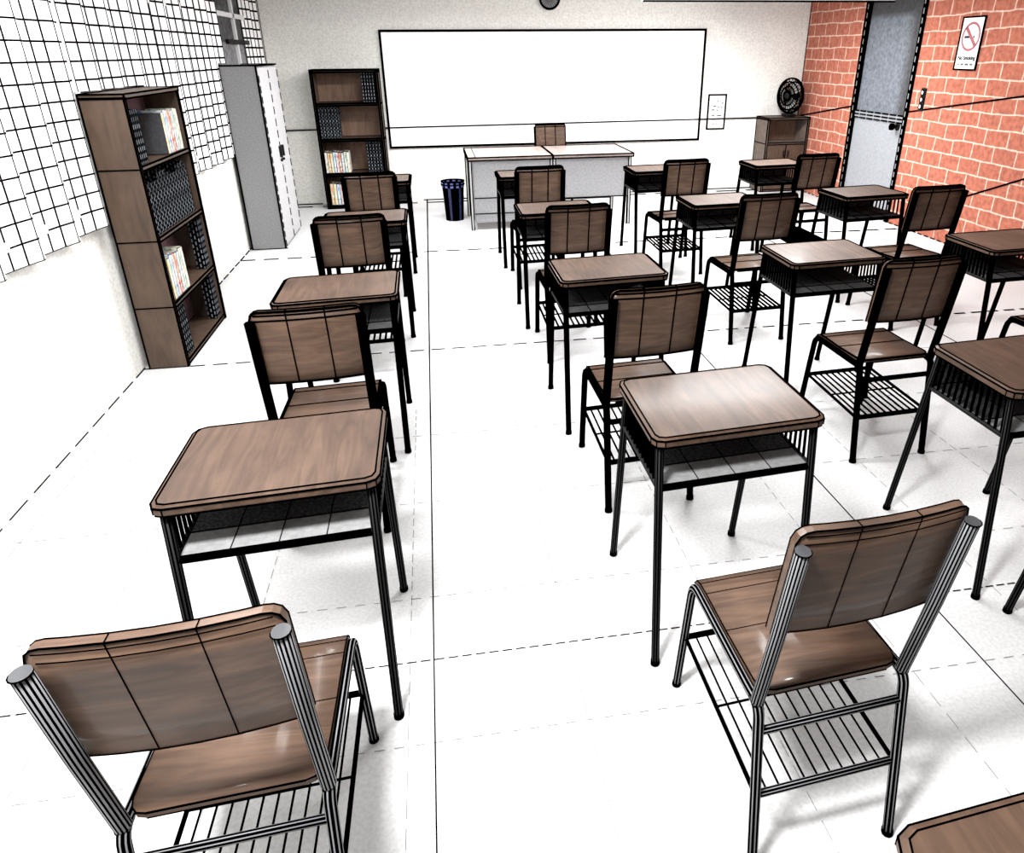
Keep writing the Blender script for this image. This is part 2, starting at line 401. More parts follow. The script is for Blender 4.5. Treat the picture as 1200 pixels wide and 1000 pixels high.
def make_desk(row):
    lw = ROWD[row]*LWK; T, ex = tubespec(row); P = {}
    W, D = .262, .203
    mb = MB(SG)
    L0 = rrect(W-.004, D-.004, .03, .722); L1 = rrect(W, D, .032, .728); L2 = rrect(W, D, .032, .744); L3 = rrect(W-.012, D-.012, .024, .75)
    mb.extrude_loops([L0, L1, L2, L3], WOOD)
    mb.loop(L0, lw); mb.loop(L2, lw*.9); mb.loop(L3, lw*.8)
    for i in range(len(L0)): mb.line(L1[i], L2[i], lw*.6)
    P['tabletop'] = [mb.mesh('tabletop')]
    legs = []
    for sx in (-1, 1):
        for (yt, yf) in ((-.172, -.258), (.172, .27)):
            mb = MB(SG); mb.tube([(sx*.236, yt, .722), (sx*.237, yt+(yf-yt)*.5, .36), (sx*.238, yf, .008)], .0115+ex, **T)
            mb.tube([(sx*.238, yf-(yf-yt)*.012, .016), (sx*.238, yf, 0)], .0135+ex, 10, BLACK)
            legs.append(mb.mesh('leg'))
    P['leg'] = legs
    zt = .592; yn, yfz = -.186, .19
    mb = MB(SG)
    tm = TRAY if row < 2 else (TRAY2 if row < 3 else TRAYSHADE)
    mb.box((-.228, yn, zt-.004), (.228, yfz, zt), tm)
    mb.box((-.228, yfz-.004, zt), (.228, yfz, .722), TRAYSHADE)
    mb.quad((-.228, -.085, zt+.0006), (.228, -.085, zt+.0006), (.228, yfz, zt+.0006), (-.228, yfz, zt+.0006), TRAYSHADE)  # shade under the tabletop painted as a dark band on the plate
    for k in (-1, 0, 1): mb.line((k*.114, yn, zt), (k*.114, yfz, zt), lw*.55); mb.line((k*.114, yfz-.004, zt), (k*.114, yfz-.004, .722), lw*.55)
    mb.line((-.228, -.085, zt+.001), (.228, -.085, zt+.001), lw*.6)
    P['tray'] = [mb.mesh('tray')]
    cb = []
    for yy in (yn, yfz): mb = MB(SG); mb.tube([(-.237, yy, zt-.006), (.237, yy, zt-.006)], .0098+ex*.8, 8, BLACK); cb.append(mb.mesh('crossbar'))
    P['crossbar'] = cb
    gr = []
    for sx in (-1, 1):
        mb = MB(SG); x = sx*.237
        mb.tube([(x, yn, zt-.006), (x, yfz, zt-.006)], .0075+ex*.7, 8, STEEL)
        mb.tube([(x, -.165, .716), (x, .165, .716)], .006+ex*.5, 6, STEEL)
        nr = 13 if row < 3 else 9
        for k in range(nr):
            y = yn+.015 + (yfz-yn-.03)*k/(nr-1); mb.tube([(x, y, zt-.004), (x, y*.92, .722)], .0046+ex*.6, 6, BLACK)
        gr.append(mb.mesh('side_grille'))
    P['side_grille'] = gr
    return P

def bend(a, b, c, r, n=5):
    a, b, c = Vector(a), Vector(b), Vector(c); u = (a-b).normalized(); v = (c-b).normalized()
    p0 = b+u*r; p2 = b+v*r
    return [p0*(1-t)**2 + b*2*t*(1-t) + p2*t*t for t in [i/n for i in range(n+1)]]

def make_chair(row):
    lw = ROWD[row]*LWK; T, ex = tubespec(row); P = {}
    h = .177; zt, yt, zj = .894, -.068, .458
    # seat: thin board with rounded rear corners and a front edge that rolls down
    mb = MB(SG); hw = .170
    prof = [(.012, .462), (.06, .462), (.20, .452), (.33, .450), (.372, .447), (.396, .437), (.408, .420)]
    def row_pts(y, z, w): return [(-w, y, z), (w, y, z)]
    ws = [hw-.03, hw-.005, hw, hw, hw, hw, hw]
    top = []
    pr = [(.008, .462, hw-.034), (.013, .462, hw-.016), (.026, .462, hw-.005), (.045, .4615, hw)] + [(y, z, hw) for y, z in prof[2:]]
    th = .013
    k = mb.add(sum([[(-w, y, z), (w, y, z), (-w, y, z-th), (w, y, z-th)] for y, z, w in pr], []))
    for i in range(len(pr)-1):
        a = k+4*i; b = a+4
        mb.face((a, a+1, b+1, b), WOODX, True); mb.face((a+3, a+2, b+2, b+3), WOODX); mb.face((a+2, a, b, b+2), WOODX); mb.face((a+1, a+3, b+3, b+1), WOODX)
    e = k+4*(len(pr)-1); mb.face((k+2, k+3, k+1, k), WOODX); mb.face((e, e+1, e+3, e+2), WOODX)
    Lp = [(-w, y, z) for y, z, w in pr]; Rp = [(w, y, z) for y, z, w in pr]
    mb.loop(Lp, lw*.8, close=False); mb.loop(Rp, lw*.8, close=False); mb.line(Lp[0], Rp[0], lw); mb.line(Lp[-1], Rp[-1], lw)
    mb.line((Lp[0][0], Lp[0][1], Lp[0][2]-th), (Rp[0][0], Rp[0][1], Rp[0][2]-th), lw*.8)
    for i in (4, 5, 6, 7, 8): mb.line(Lp[i], Rp[i], lw*.65)
    P['seat'] = [mb.mesh('seat')]
    # backrest: three-facet curved panel in front of the posts
    mb = MB(SG); bw = .181; z0, z1 = .648, .924; nseg = 12; th = .02; rc = .03
    def yoff(x, z): return (z-zj)/(zt-zj)*yt + .030 - .016*(1-(x/bw)**2)
    outline = []
    for i in range(4): a = PI + PI/2*i/3*0; 
    def cols():
        xs = []
        for x in [-bw, -bw+.006, -bw+.016, -bw+.03, -.12, -.062, 0, .062, .12, bw-.03, bw-.016, bw-.006, bw]:
            t = max(0, (abs(x)-(bw-rc)))
            top = z1 - (rc - math.sqrt(max(0, rc*rc - t*t)))
            xs.append((x, z0, top))
        return xs
    cs = cols(); rows = 4; k0 = len(mb.v); nzr = 4
    def P3(x, zb, ztop, f, side):
        z = zb + (ztop-zb)*f; return (x, yoff(x, z) + side*th/2, z)
    grid = {}
    for side in (-1, 1):
        for i, (x, zb, ztp) in enumerate(cs):
            for j in range(nzr+1): grid[side, i, j] = mb.add([P3(x, zb, ztp, j/nzr, side)])
    n = len(cs)
    for i in range(n-1):
        for j in range(nzr):
            mb.face((grid[-1,i,j], grid[-1,i+1,j], grid[-1,i+1,j+1], grid[-1,i,j+1]), WOODX, True)
            mb.face((grid[1,i+1,j], grid[1,i,j], grid[1,i,j+1], grid[1,i+1,j+1]), WOODX, True)
        for j in (0, nzr):
            q = (grid[-1,i,j], grid[1,i,j], grid[1,i+1,j], grid[-1,i+1,j]); mb.face(q if j == 0 else q[::-1], WOODX)
    for i in (0, n-1):
        for j in range(nzr):
            q = (grid[-1,i,j], grid[-1,i,j+1], grid[1,i,j+1], grid[1,i,j]); mb.face(q if i == 0 else q[::-1], WOODX)
    for side in (-1, 1):
        mb.loop([mb.v[grid[side,i,nzr]] for i in range(n)], lw*.85, close=False)
        mb.loop([mb.v[grid[side,i,0]] for i in range(n)], lw*.85, close=False)
        for i in (0, n-1): mb.loop([mb.v[grid[side,i,j]] for j in range(nzr+1)], lw*.8, close=False)
        for xx in (-.062, .062): mb.loop([(xx, yoff(xx, z)+side*(th/2+.0003), z) for z in [z0+(z1-z0)*j/6 for j in range(7)]], lw*.6, close=False)
        for zz in (z1-.012, z1-.032): mb.loop([(x, yoff(x, zz)+side*(th/2+.0003), zz) for x, _, _ in cs[2:-2]], lw*.65, close=False)
    for xx in (-.062, .062): mb.line((xx, yoff(xx, z1)-th/2, z1+.0005), (xx, yoff(xx, z1)+th/2, z1+.0005), lw*.6)
    P['backrest'] = [mb.mesh('backrest')]
    posts = []; legs = []
    T2 = dict(T)
    if row == 0: T2.update(n=28, pat=2)
    for sx in (-1, 1):
        mb = MB(SG); x = sx*h
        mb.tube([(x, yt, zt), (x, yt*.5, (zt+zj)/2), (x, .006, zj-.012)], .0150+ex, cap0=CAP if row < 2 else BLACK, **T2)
        if row < 2: mb.loop([(x+(.0155+ex)*math.cos(a), yt-.001+(.0155+ex)*math.sin(a), zt-.001) for a in [2*PI*i/14 for i in range(14)]], lw*.6)
        posts.append(mb.mesh('back_post'))
        mb = MB(SG)                                                  # seat rail bending down into the front leg
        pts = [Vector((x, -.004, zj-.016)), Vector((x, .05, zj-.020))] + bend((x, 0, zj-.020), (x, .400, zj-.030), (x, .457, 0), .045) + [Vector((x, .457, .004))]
        mb.tube(pts, .0118+ex, **T); mb.tube([(x, .4555, .014), (x, .457, 0)], .0138+ex, 10, BLACK); legs.append(mb.mesh('leg'))
        mb = MB(SG)                                                  # rear leg
        pts = bend((x, .05, zj-.020), (x, -.004, zj-.018), (x, -.078, 0), .03) + [Vector((x, -.042, .22)), Vector((x, -.078, .004))]
        mb.tube(pts, .0122+ex, **T); mb.tube([(x, -.0765, .014), (x, -.078, 0)], .0140+ex, 10, BLACK); legs.append(mb.mesh('leg'))
    P['back_post'] = posts; P['leg'] = legs
    TS = dict(T); 
    mb = MB(SG); mb.tube([(-h, -.014, .375), (h, -.014, .375)], .0095+ex, **TS); P['stretcher'] = [mb.mesh('stretcher')]
    mb = MB(SG)
    ya, yb, za, zb = -.039, .427, .206, .212
    mb.tube([(-h, ya, za), (h, ya, za)], .009+ex, **TS); mb.tube([(-h, yb, zb), (h, yb, zb)], .0085+ex, 8, BLACK)
    for sx in (-1, 1): mb.tube([(sx*h*.985, ya, za), (sx*h*.985, yb, zb)], .0058+ex*.5, 8, BLACK)
    nr = 11
    for k in range(1, nr):
        xx = -h + 2*h*k/nr; mb.tube([(xx, ya, za), (xx, yb, zb)], .0028+ex*(.75 if row < 3 else 1.15), 6, BLACK)
    ym = .195; mb.tube([(-h, ym, za+.002), (h, ym, za+.002)], .0034+ex*.3, 6, BLACK)
    P['book_rack'] = [mb.mesh('book_rack')]
    return P

_cache = {}
def place(kind, row, x, y, t, label, cat, group, rz=0):
    key = (kind, row)
    if key not in _cache: _cache[key] = (make_desk if kind == 'school_desk' else make_chair)(row)
    r = thing(kind, label, cat, (x, y, 0), t+rz, group)
    for pn, meshes in _cache[key].items():
        for me in meshes:
            o = bpy.data.objects.new(pn, me); C.objects.link(o); o.parent = r
    return r

GD = 'school desks standing in four columns'; GC = 'school chairs drawn up to the desks'
D = lambda row, x, y, t, lab: place('school_desk', row, x, y, t, lab, 'desk', GD)
H = lambda row, x, y, t, lab: place('school_chair', row, x, y, t, lab, 'chair', GC)
WA = 'leftmost column'; WBn = 'second column from the left'; WC = 'third column from the left'; WD = 'column beside the brick wall'
D(1, -.452, 1.72, 0, 'large wooden school desk nearest the viewer in the ' + WA)
D(2, -.460, 3.201, .008, 'bright brown school desk, second from the viewer in the ' + WA)
D(3, -.457, 4.706, .008, 'wooden school desk, third from the viewer in the ' + WA)
D(4, -.460, 6.22, .005, 'wooden school desk, farthest in the ' + WA + ', before the tall back bookcase')
D(0, .795, .350, 0, 'wooden school desk whose corner is cut off at bottom right of the photo')
D(1, .787, 1.817, .004, 'wooden school desk ahead of the big right-hand chair, ' + WBn)
D(2, .787, 3.281, .008, 'wooden school desk, third from the viewer in the ' + WBn)
D(3, .784, 4.762, -.005, 'wooden school desk, fourth from the viewer in the ' + WBn)
D(4, .786, 6.27, 0, 'wooden school desk, farthest in the ' + WBn + ', before the teacher desk')
D(1, 1.945, 1.904, -.009, 'dark school desk cut by the right edge, nearest in the ' + WC)
D(2, 1.949, 3.354, -.008, 'wooden school desk, second from the viewer in the ' + WC)
D(3, 1.957, 4.815, -.008, 'wooden school desk, third from the viewer in the ' + WC)
D(4, 1.955, 6.31, -.005, 'wooden school desk, farthest in the ' + WC + ', right of the teacher desk')
D(2, 3.065, 3.388, -.012, 'wooden school desk cut by the right edge in the ' + WD)
D(3, 3.093, 4.89, .03, 'wooden school desk, middle one of the ' + WD)
D(4, 3.105, 6.42, 0, 'wooden school desk, farthest in the ' + WD + ', before the low bookcase')
H(0, -.462, .947, -.013, 'large wooden school chair seen from behind, bottom left of the photo')
H(2, -.462, 2.425, 0, 'wooden school chair behind the front desk in the ' + WA)
H(3, -.462, 3.93, 0, 'wooden school chair, third from the viewer in the ' + WA)
H(4, -.462, 5.42, 0, 'wooden school chair, farthest in the ' + WA)
H(0, .768, 1.011, .003, 'large wooden school chair seen from behind, bottom right of the photo')
H(2, .770, 2.43, .005, 'wooden school chair, second from the viewer in the ' + WBn)
H(3, .775, 3.97, 0, 'wooden school chair, third from the viewer in the ' + WBn)
H(4, .775, 5.46, 0, 'wooden school chair, farthest in the ' + WBn)
H(1, 1.94, 1.11, 0, 'school chair at the right edge with only a front foot in view')
H(2, 1.946, 2.603, -.019, 'wooden school chair, nearest full one in the ' + WC)
H(3, 1.950, 4.06, 0, 'wooden school chair, second full one in the ' + WC)
H(4, 1.955, 5.57, 0, 'wooden school chair, farthest in the ' + WC)
H(2, 3.055, 2.66, 0, 'school chair cut by the right edge, nearest in the ' + WD)
H(3, 3.085, 4.10, 0, 'wooden school chair before the brick wall right of the door')
H(4, 3.10, 5.64, 0, 'wooden school chair, farthest in the ' + WD + ', in front of the door')

# ---------------------------------------------------------------- teacher's desk and chair
t = thing('teacher_desk', 'wide pale-topped teacher desk with grey front panels below the whiteboard', 'desk', (.36, 7.49, 0))
LW6 = .0125
mb = MB(); mb.box((-.02, -.02, .705), (.845, .80, .735), PALEWOOD, LW6); mb.line((.06, -.02, .736), (.06, .8, .736), .006); mb.obj('tabletop', t)
mb = MB(); mb.box((.855, -.02, .705), (1.70, .80, .735), PALEWOOD, LW6); mb.obj('tabletop', t)
mb = MB(); mb.box((.03, .0, .08), (.83, .02, .70), PANEL); mb.line((.03, -.002, .33), (.83, -.002, .33), .009); mb.line((.03, -.002, .17), (.83, -.002, .17), .009); mb.box((.03,.02,.08), (.05,.75,.70), PANEL); mb.obj('front_panel', t)
mb = MB(); mb.box((.88, .0, .30), (1.66, .02, .70), PANEL); mb.line((.88, -.002, .30), (1.66, -.002, .30), .010); mb.obj('front_panel', t)
for x, y in ((0, -.01), (0, .75), (.835, 0), (.865, 0), (1.665, -.01), (1.665, .75), (.865, .75)):
    mb = MB(); mb.box((x-.013, y, 0), (x+.013, y+.026, .705), LAMPG, .010); mb.obj('leg', t)
mb = MB(); mb.tube([(.878, .76, .15), (1.652, .76, .15)], .010, 8, STEEL); mb.obj('footrest_bar', t)
place('school_chair', 4, 1.395, 8.775, 0, 'wooden chair facing the class behind the teacher desk', 'chair', None, PI)

# ---------------------------------------------------------------- waste bin
mb = MB(); R0, R1, Hh = .098, .120, .42
n = 24; k = mb.add([(R0*math.cos(2*PI*i/n), R0*math.sin(2*PI*i/n), 0) for i in range(n)] + [(R1*math.cos(2*PI*i/n), R1*math.sin(2*PI*i/n), Hh-.03) for i in range(n)])
for i in range(n): mb.face((k+i, k+(i+1)%n, k+n+(i+1)%n, k+n+i), BINB if i % 4 == 0 else BLACK)
mb.face([k+i for i in range(n)][::-1], BINB)
k2 = mb.add([((R0-.008)*math.cos(2*PI*i/n), (R0-.008)*math.sin(2*PI*i/n), .01) for i in range(n)] + [((R1-.008)*math.cos(2*PI*i/n), (R1-.008)*math.sin(2*PI*i/n), Hh-.03) for i in range(n)])
for i in range(n): mb.face((k2+n+i, k2+n+(i+1)%n, k2+(i+1)%n, k2+i), BINB)
mb.face([k2+i for i in range(n)], BINB)
bin_ = thing('waste_bin', 'dark blue waste bin on the floor left of the teacher desk', 'bin', (.19, 8.08, 0))
mb.obj('bucket', bin_)
mb = MB()
for z in (Hh-.03, Hh): mb.loop([((R1+.004)*math.cos(2*PI*i/n), (R1+.004)*math.sin(2*PI*i/n), z) for i in range(n)], .013, BLACK)
for i in range(n):
    a0, a1 = 2*PI*i/n, 2*PI*(i+1)/n
    mb.quad(((R1+.003)*math.cos(a0), (R1+.003)*math.sin(a0), Hh-.06), ((R1+.003)*math.cos(a1), (R1+.003)*math.sin(a1), Hh-.06), ((R1+.005)*math.cos(a1), (R1+.005)*math.sin(a1), Hh), ((R1+.005)*math.cos(a0), (R1+.005)*math.sin(a0), Hh), BINH if i % 2 else BLACK)
mb.obj('rim', bin_)

# ---------------------------------------------------------------- grey locker
t = thing('locker_cabinet', 'tall grey metal locker standing against the left wall in front of the curtains', 'cabinet', (XL+.03, 7.08, 0))
W, Dp, Hc = .315, .86, 1.61
mb = MB(); mb.box((0, 0, 0), (W-.012, Dp, Hc), CABG)
for a, b in (((0,0,0),(W,0,0)), ((0,0,Hc),(W,0,Hc)), ((0,0,0),(0,0,Hc)), ((W-.012,0,0),(W-.012,0,Hc)), ((W,0,Hc),(W,Dp,Hc)), ((0,Dp,Hc),(W,Dp,Hc))): mb.line(a, b, .014)
mb.obj('cabinet_body', t)
for k, (a, b) in enumerate(((.004, Dp/2-.004), (Dp/2+.004, Dp-.004))):
    mb = MB(); mb.box((W-.010, a, .03), (W, b, Hc-.02), CABL)
    yy = b if k == 0 else b
    z = .03
    while z < Hc-.06: mb.line((W+.001, b, z), (W+.001, b, z+.06), .011); z += .105
    z = .03
    if k == 0:
        while z < Hc-.06: mb.line((W+.001, a, z), (W+.001, a, z+.05), .007); z += .085
    dr = mb.obj('door', t)
    hy = b-.05 if k == 0 else a+.05
    mb = MB(); mb.box((W, hy-.015, .80), (W+.025, hy+.015, .90), STEEL); mb.tube([(W, hy, .77), (W+.02, hy, .77)], .012, 8, STEEL); mb.obj('handle', dr)

# ---------------------------------------------------------------- bookcases
def bookcase(loc, rz, label, width, depth, height, shelves, side_m, back_m, lw, side_seams=True):
    # local frame: opening towards -y, back at y=depth, x from 0 to width
    t = thing('bookcase', label, 'bookcase', loc, rz); th = .022
    for x in (0, width-th):
        mb = MB(); mb.box((x, 0, 0), (x+th, depth, height), side_m, lw)
        if side_seams:
            for z in shelves: mb.line((x-.0004 if x == 0 else x+th, 0, z), (x-.0004 if x == 0 else x+th, depth, z), lw*.8)
        mb.obj('side_panel', t)
    mb = MB(); mb.box((th, depth-.012, 0), (width-th, depth, height), back_m); mb.obj('back_panel', t)
    mb = MB(); mb.box((0, -.004, height-.004), (width, depth, height+.018), side_m, lw); mb.obj('top_panel', t)
    for z in [.02] + list(shelves):
        mb = MB(); mb.box((th, .003, z-.011), (width-th, depth-.012, z+.011), side_m)
        for zz in (z-.011, z+.011): mb.line((th, .003, zz), (width-th, .003, zz), lw)
        mb.line((th, depth-.013, z+.011), (width-th, depth-.013, z+.011), lw*.8)
        mb.obj('shelf', t)
    return t
# near bookcase: back to the left wall, opening into the room (+x)
B1 = dict(w=.89, d=.215, h=1.50, s=(.375, .757, 1.143))
bookcase((-1.540, 4.222, 0), PI/2, 'tall brown open bookcase against the left wall in front of the long curtain', B1['w'], B1['d'], B1['h'], B1['s'], WOODCASE, MAROON, .0085)
B2 = dict(w=.735, d=.335, h=1.512, s=(.392, .783, 1.170))
bookcase((-1.285, 8.955, 0), 0, 'tall brown open bookcase against the back wall left of the whiteboard', B2['w'], B2['d'], B2['h'], B2['s'], WOODCASE, WOODIN, .018)
lowb = bookcase((4.205, 8.955, 0), 0, 'low brown bookcase in the far right corner carrying the fan', .560, .34, .898, (.605,), GREYWOOD, WOODIN, .012)
for k in (0, 1):
    a = .026 + k*.256
    mb = MB(); mb.box((a, -.006, .04), (a+.250, .010, .585), WOODCASE); mb.line((a+.25, -.008, .04), (a+.25, -.008, .585), .010); dr = mb.obj('door', lowb)
    hx = a+.225 if k == 0 else a+.03
    mb = MB(); mb.box((hx-.006, -.025, .44), (hx+.006, -.006, .52), STEEL); mb.obj('handle', dr)

# ---------------------------------------------------------------- books
def spine_mat(i, cols):
    m = mat('spine_%d' % i, cols[0], .8, spec=.15); nt = m.node_tree; N = nt.nodes; L = nt.links; b = N['Principled BSDF']
    tc = N.new('ShaderNodeTexCoord'); mp = N.new('ShaderNodeMapping'); mp.inputs['Scale'].default_value = (40, 40, 24)
    nz = N.new('ShaderNodeTexNoise'); nz.inputs['Scale'].default_value = 1; nz.inputs['Detail'].default_value = 1
    rp = N.new('ShaderNodeValToRGB'); e = rp.color_ramp.elements; rp.color_ramp.interpolation = 'CONSTANT'
    e[0].position = 0; e[0].color = (*cols[0], 1); e[1].position = .56; e[1].color = (*cols[1], 1)
    x = e.new(.42); x.color = (*cols[2], 1)
    L.new(tc.outputs['Object'], mp.inputs[0]); L.new(mp.outputs[0], nz.inputs['Vector']); L.new(nz.outputs['Fac'], rp.inputs[0]); L.new(rp.outputs[0], b.inputs['Base Color'])
    return m
WH = (.62, .61, .58)
SP = [('red and white', spine_mat(0, ((.42, .10, .07), WH, (.55, .30, .2)))), ('pale cream', spine_mat(1, (WH, (.5, .42, .28), (.7, .68, .62)))),
      ('blue and white', spine_mat(2, ((.13, .27, .52), WH, (.45, .55, .62)))), ('white', spine_mat(3, (WH, (.72, .72, .7), (.35, .45, .52)))),
      ('orange and white', spine_mat(4, ((.55, .25, .12), WH, (.6, .45, .25)))), ('pink and red', spine_mat(5, ((.50, .12, .13), (.62, .35, .33), WH))),
      ('green and white', spine_mat(6, ((.16, .32, .22), WH, (.5, .52, .40)))), ('yellow and white', spine_mat(7, ((.55, .42, .14), WH, (.65, .58, .4))))]
PAGES = mat('pages', (.62, .60, .55), .9, spec=.05)
GREYCOVER = noisy('grey_cover', (.042, .042, .045), (.062, .062, .066), 60, .7)
ORD = ['first', 'second', 'third', 'fourth', 'fifth', 'sixth', 'seventh', 'eighth', 'ninth', 'tenth', 'eleventh', 'twelfth', 'thirteenth', 'fourteenth', 'fifteenth']
def book(w, d, h, m, cover, lw):
    # local: spine faces -y, x thickness, pages inside two boards
    mb = MB(); c = .0025
    mb.box((0, 0, 0), (c, d, h), cover); mb.box((w-c, 0, 0), (w, d, h), cover); mb.box((0, 0, 0), (w, c*1.2, h), m)
    e = min(lw*.6, w*.3)
    if lw: mb.line((e, 0, h), (w-e, 0, h), lw); mb.line((e, 0, 0), (w-e, 0, 0), lw)
    return mb
def books(frame, x0, x1, z, h, d, n, kind, where, group, lw, inset=.02):
    """frame: (origin, angle). A run of n books from x0 to x1 on the shelf at height z."""
    (ox, oy), a = frame; w = (x1-x0)/n; ca, sa = math.cos(a), math.sin(a)
    zl = .0055 if a else .0105
    for i in range(n):
        hh = h*(1 - .05*((i*5+n) % 4)/3) if kind == 'colour' else h*(1 - .16*abs(math.sin(i*.5+.4)) if kind == 'wave' else 1 - .03*((i*3) % 3)/2)
        x = x0 + i*w + w*.02; y = inset
        if kind == 'colour':
            nm, m = SP[(i*3 + n) % 8]; cover = GREYCOVER if i == 0 and 'top shelf' in where else m
            lab = '%s book, %s %s' % (nm, ORD[i] + ' from left', where)
        else: m = SPECK; cover = SPECK; lab = 'black speckled book, %s %s' % (ORD[i] + ' from left', where)
        r = thing('book', lab, 'book', (ox + ca*x - sa*y, oy + sa*x + ca*y, z + zl), a, group)
        book(w*.95, d, hh, m, cover, lw if kind == 'colour' else 0).obj('cover', r)
        pg = MB(); pg.box((.003, .004, .004), (w*.95-.003, d-.006, hh-.006), PAGES if kind == 'colour' else SPECK); pg.obj('page_block', r)
F1 = ((-1.540, 4.222), PI/2); F2 = ((-1.285, 8.955), 0)
N1 = 'near bookcase'; N2 = 'back bookcase'
books(F1, .03, .20, 1.154, .275, .15, 6, 'dark', "on the near bookcase's top shelf", 'black books on the near bookcase', .004)
books(F1, .55, .845, 1.154, .240, .15, 7, 'colour', "on the near bookcase's top shelf", 'coloured books on the near bookcase', .0)
books(F1, .03, .80, .768, .33, .15, 14, 'wave', "on the near bookcase's second shelf", 'black books on the near bookcase', .004)
books(F1, .085, .375, .386, .255, .15, 7, 'colour', "on the near bookcase's third shelf", 'coloured books on the near bookcase', .003, inset=.012)
books(F1, .775, .862, .386, .33, .06, 4, 'dark', "at the far end, near bookcase's third shelf", 'black books on the near bookcase', .004)
books(F1, .03, .22, .031, .31, .15, 6, 'dark', "at the near end, near bookcase's bottom shelf", 'black books on the near bookcase', .004)
books(F1, .775, .862, .031, .31, .06, 4, 'dark', "at the far end, near bookcase's bottom shelf", 'black books on the near bookcase', .004)
books(F2, .545, .695, 1.181, .315, .18, 5, 'dark', "on the back bookcase's top shelf", 'black books on the back bookcase', .008)
books(F2, .03, .25, .794, .345, .18, 6, 'dark', "on the back bookcase's second shelf", 'black books on the back bookcase', .008)
books(F2, .035, .315, .403, .245, .18, 9, 'colour', "on the back bookcase's third shelf", 'coloured books on the back bookcase', .010)
books(F2, .52, .695, .403, .345, .18, 5, 'dark', "on the back bookcase's third shelf", 'black books on the back bookcase', .008)
books(F2, .05, .20, .031, .26, .18, 4, 'colour', "on the back bookcase's bottom shelf", 'coloured books on the back bookcase', .010)

# ---------------------------------------------------------------- fan on the low bookcase
t = thing('desk_fan', 'small black desk fan with wire cage on the low bookcase', 'fan', (4.545, 9.10, .9235), 0)
def rotz(p, a): return (p[0]*math.cos(a)-p[1]*math.sin(a), p[0]*math.sin(a)+p[1]*math.cos(a), p[2])
fa = math.radians(-70); zc = .245; R = .205
def ring(r, y, z=zc, n=28): return [rotz((r*math.cos(2*PI*i/n), y, z+r*math.sin(2*PI*i/n)), fa) for i in range(n+1)]
mb = MB()
for r, y in ((R, -.03), (R, .0), (R*.8, -.052), (R*.55, -.064), (R*.3, -.07), (R*.78, .04)): mb.tube(ring(r, y), .0095, 6, BLACK)
for i in range(26):
    a = 2*PI*i/26; pts = [rotz((r*math.cos(a), y, zc+r*math.sin(a)), fa) for r, y in ((.03, -.07), (R*.55, -.064), (R*.8, -.052), (R, -.03))]
    mb.tube(pts, .0048, 5, BLACK)
    pts = [rotz((r*math.cos(a), y, zc+r*math.sin(a)), fa) for r, y in ((.04, .05), (R*.78, .04), (R, 0))]; mb.tube(pts, .004, 5, BLACK)
mb.obj('cage', t)
mb = MB()
mb.tube([rotz((0, -.075, zc), fa), rotz((0, -.055, zc), fa)], .035, 16, STEEL); mb.obj('hub', t)
for i in range(3):
    mb = MB(); a0 = 2*PI*i/3+.3; pr = []
    for j in range(7):
        f = j/6; a = a0 + f*1.2; r1 = .165*(1-.25*(f-.5)**2*4*.6)
        pr.append((rotz((.03*math.cos(a), -.035+.03*f, zc+.03*math.sin(a)), fa), rotz((r1*math.cos(a), -.045+.035*f, zc+r1*math.sin(a)), fa)))
    for (p0, q0), (p1, q1) in zip(pr, pr[1:]): mb.quad(p0, p1, q1, q0, LAMPG)
    mb.obj('blade', t)
mb = MB(); mb.tube([rotz((0, .045, zc), fa), rotz((0, .10, zc-.005), fa)], .05, 16, STEEL); mb.obj('motor', t)
mb = MB(); mb.tube([(0, .04, .02), rotz((0, .06, zc-.05), fa), rotz((0, .07, zc), fa)], .018, 10, STEEL); mb.obj('neck', t)
mb = MB(); mb.tube([(0, .02, 0), (0, .02, .022), (0, .02, .03)], .085, 24, STEEL); mb.obj('base', t)

# ---------------------------------------------------------------- wall things
t = thing('whiteboard', 'wide white board with thin black frame on the back wall', 'whiteboard', (1.459, YB, 1.290))
hw, hh = 1.958, .640
mb = MB(); mb.box((-hw, -.014, -hh), (hw, -.001, hh), WHITE); mb.obj('board_surface', t)
mb = MB(); w = .026
for a, b in (((-hw,-.012,-hh),(hw,-.012,-hh)), ((-hw,-.012,hh),(hw,-.012,hh)), ((-hw,-.012,-hh),(-hw,-.012,hh)), ((hw,-.012,-hh),(hw,-.012,hh))): mb.line(a, b, w)
mb.obj('frame', t)
mb = MB(); mb.box((.85, -.03, -hh-.012), (1.45, -.004, -hh+.006), STEEL); mb.obj('pen_tray', t)

t = thing('paper_notice', 'white paper notice with faint grey writing right of the whiteboard', 'notice', (3.643, YB-.002, .978))
mb = MB(); mb.box((-.115, -.004, -.205), (.115, 0, .205), PAPER)
for a, b in (((-.115,-.004,-.205),(.115,-.004,-.205)), ((-.115,-.004,.205),(.115,-.004,.205)), ((-.115,-.004,-.205),(-.115,-.004,.205)), ((.115,-.004,-.205),(.115,-.004,.205))): mb.line(a, b, .019)
for x, z, l in ((-.05, .07, .04), (.01, .06, .02), (.05, .055, .02), (-.07, .025, .045), (0, .02, .02), (-.06, -.045, .035), (.01, -.045, .06), (-.05, -.085, .035), (.0, .13, .02), (.06, .105, .025), (-.04, -.15, .02), (.01, -.15, .015)):
    mb.box((x, -.0062, z-.008), (x+l, -.0045, z+.008), INK)
mb.obj('sheet', t)

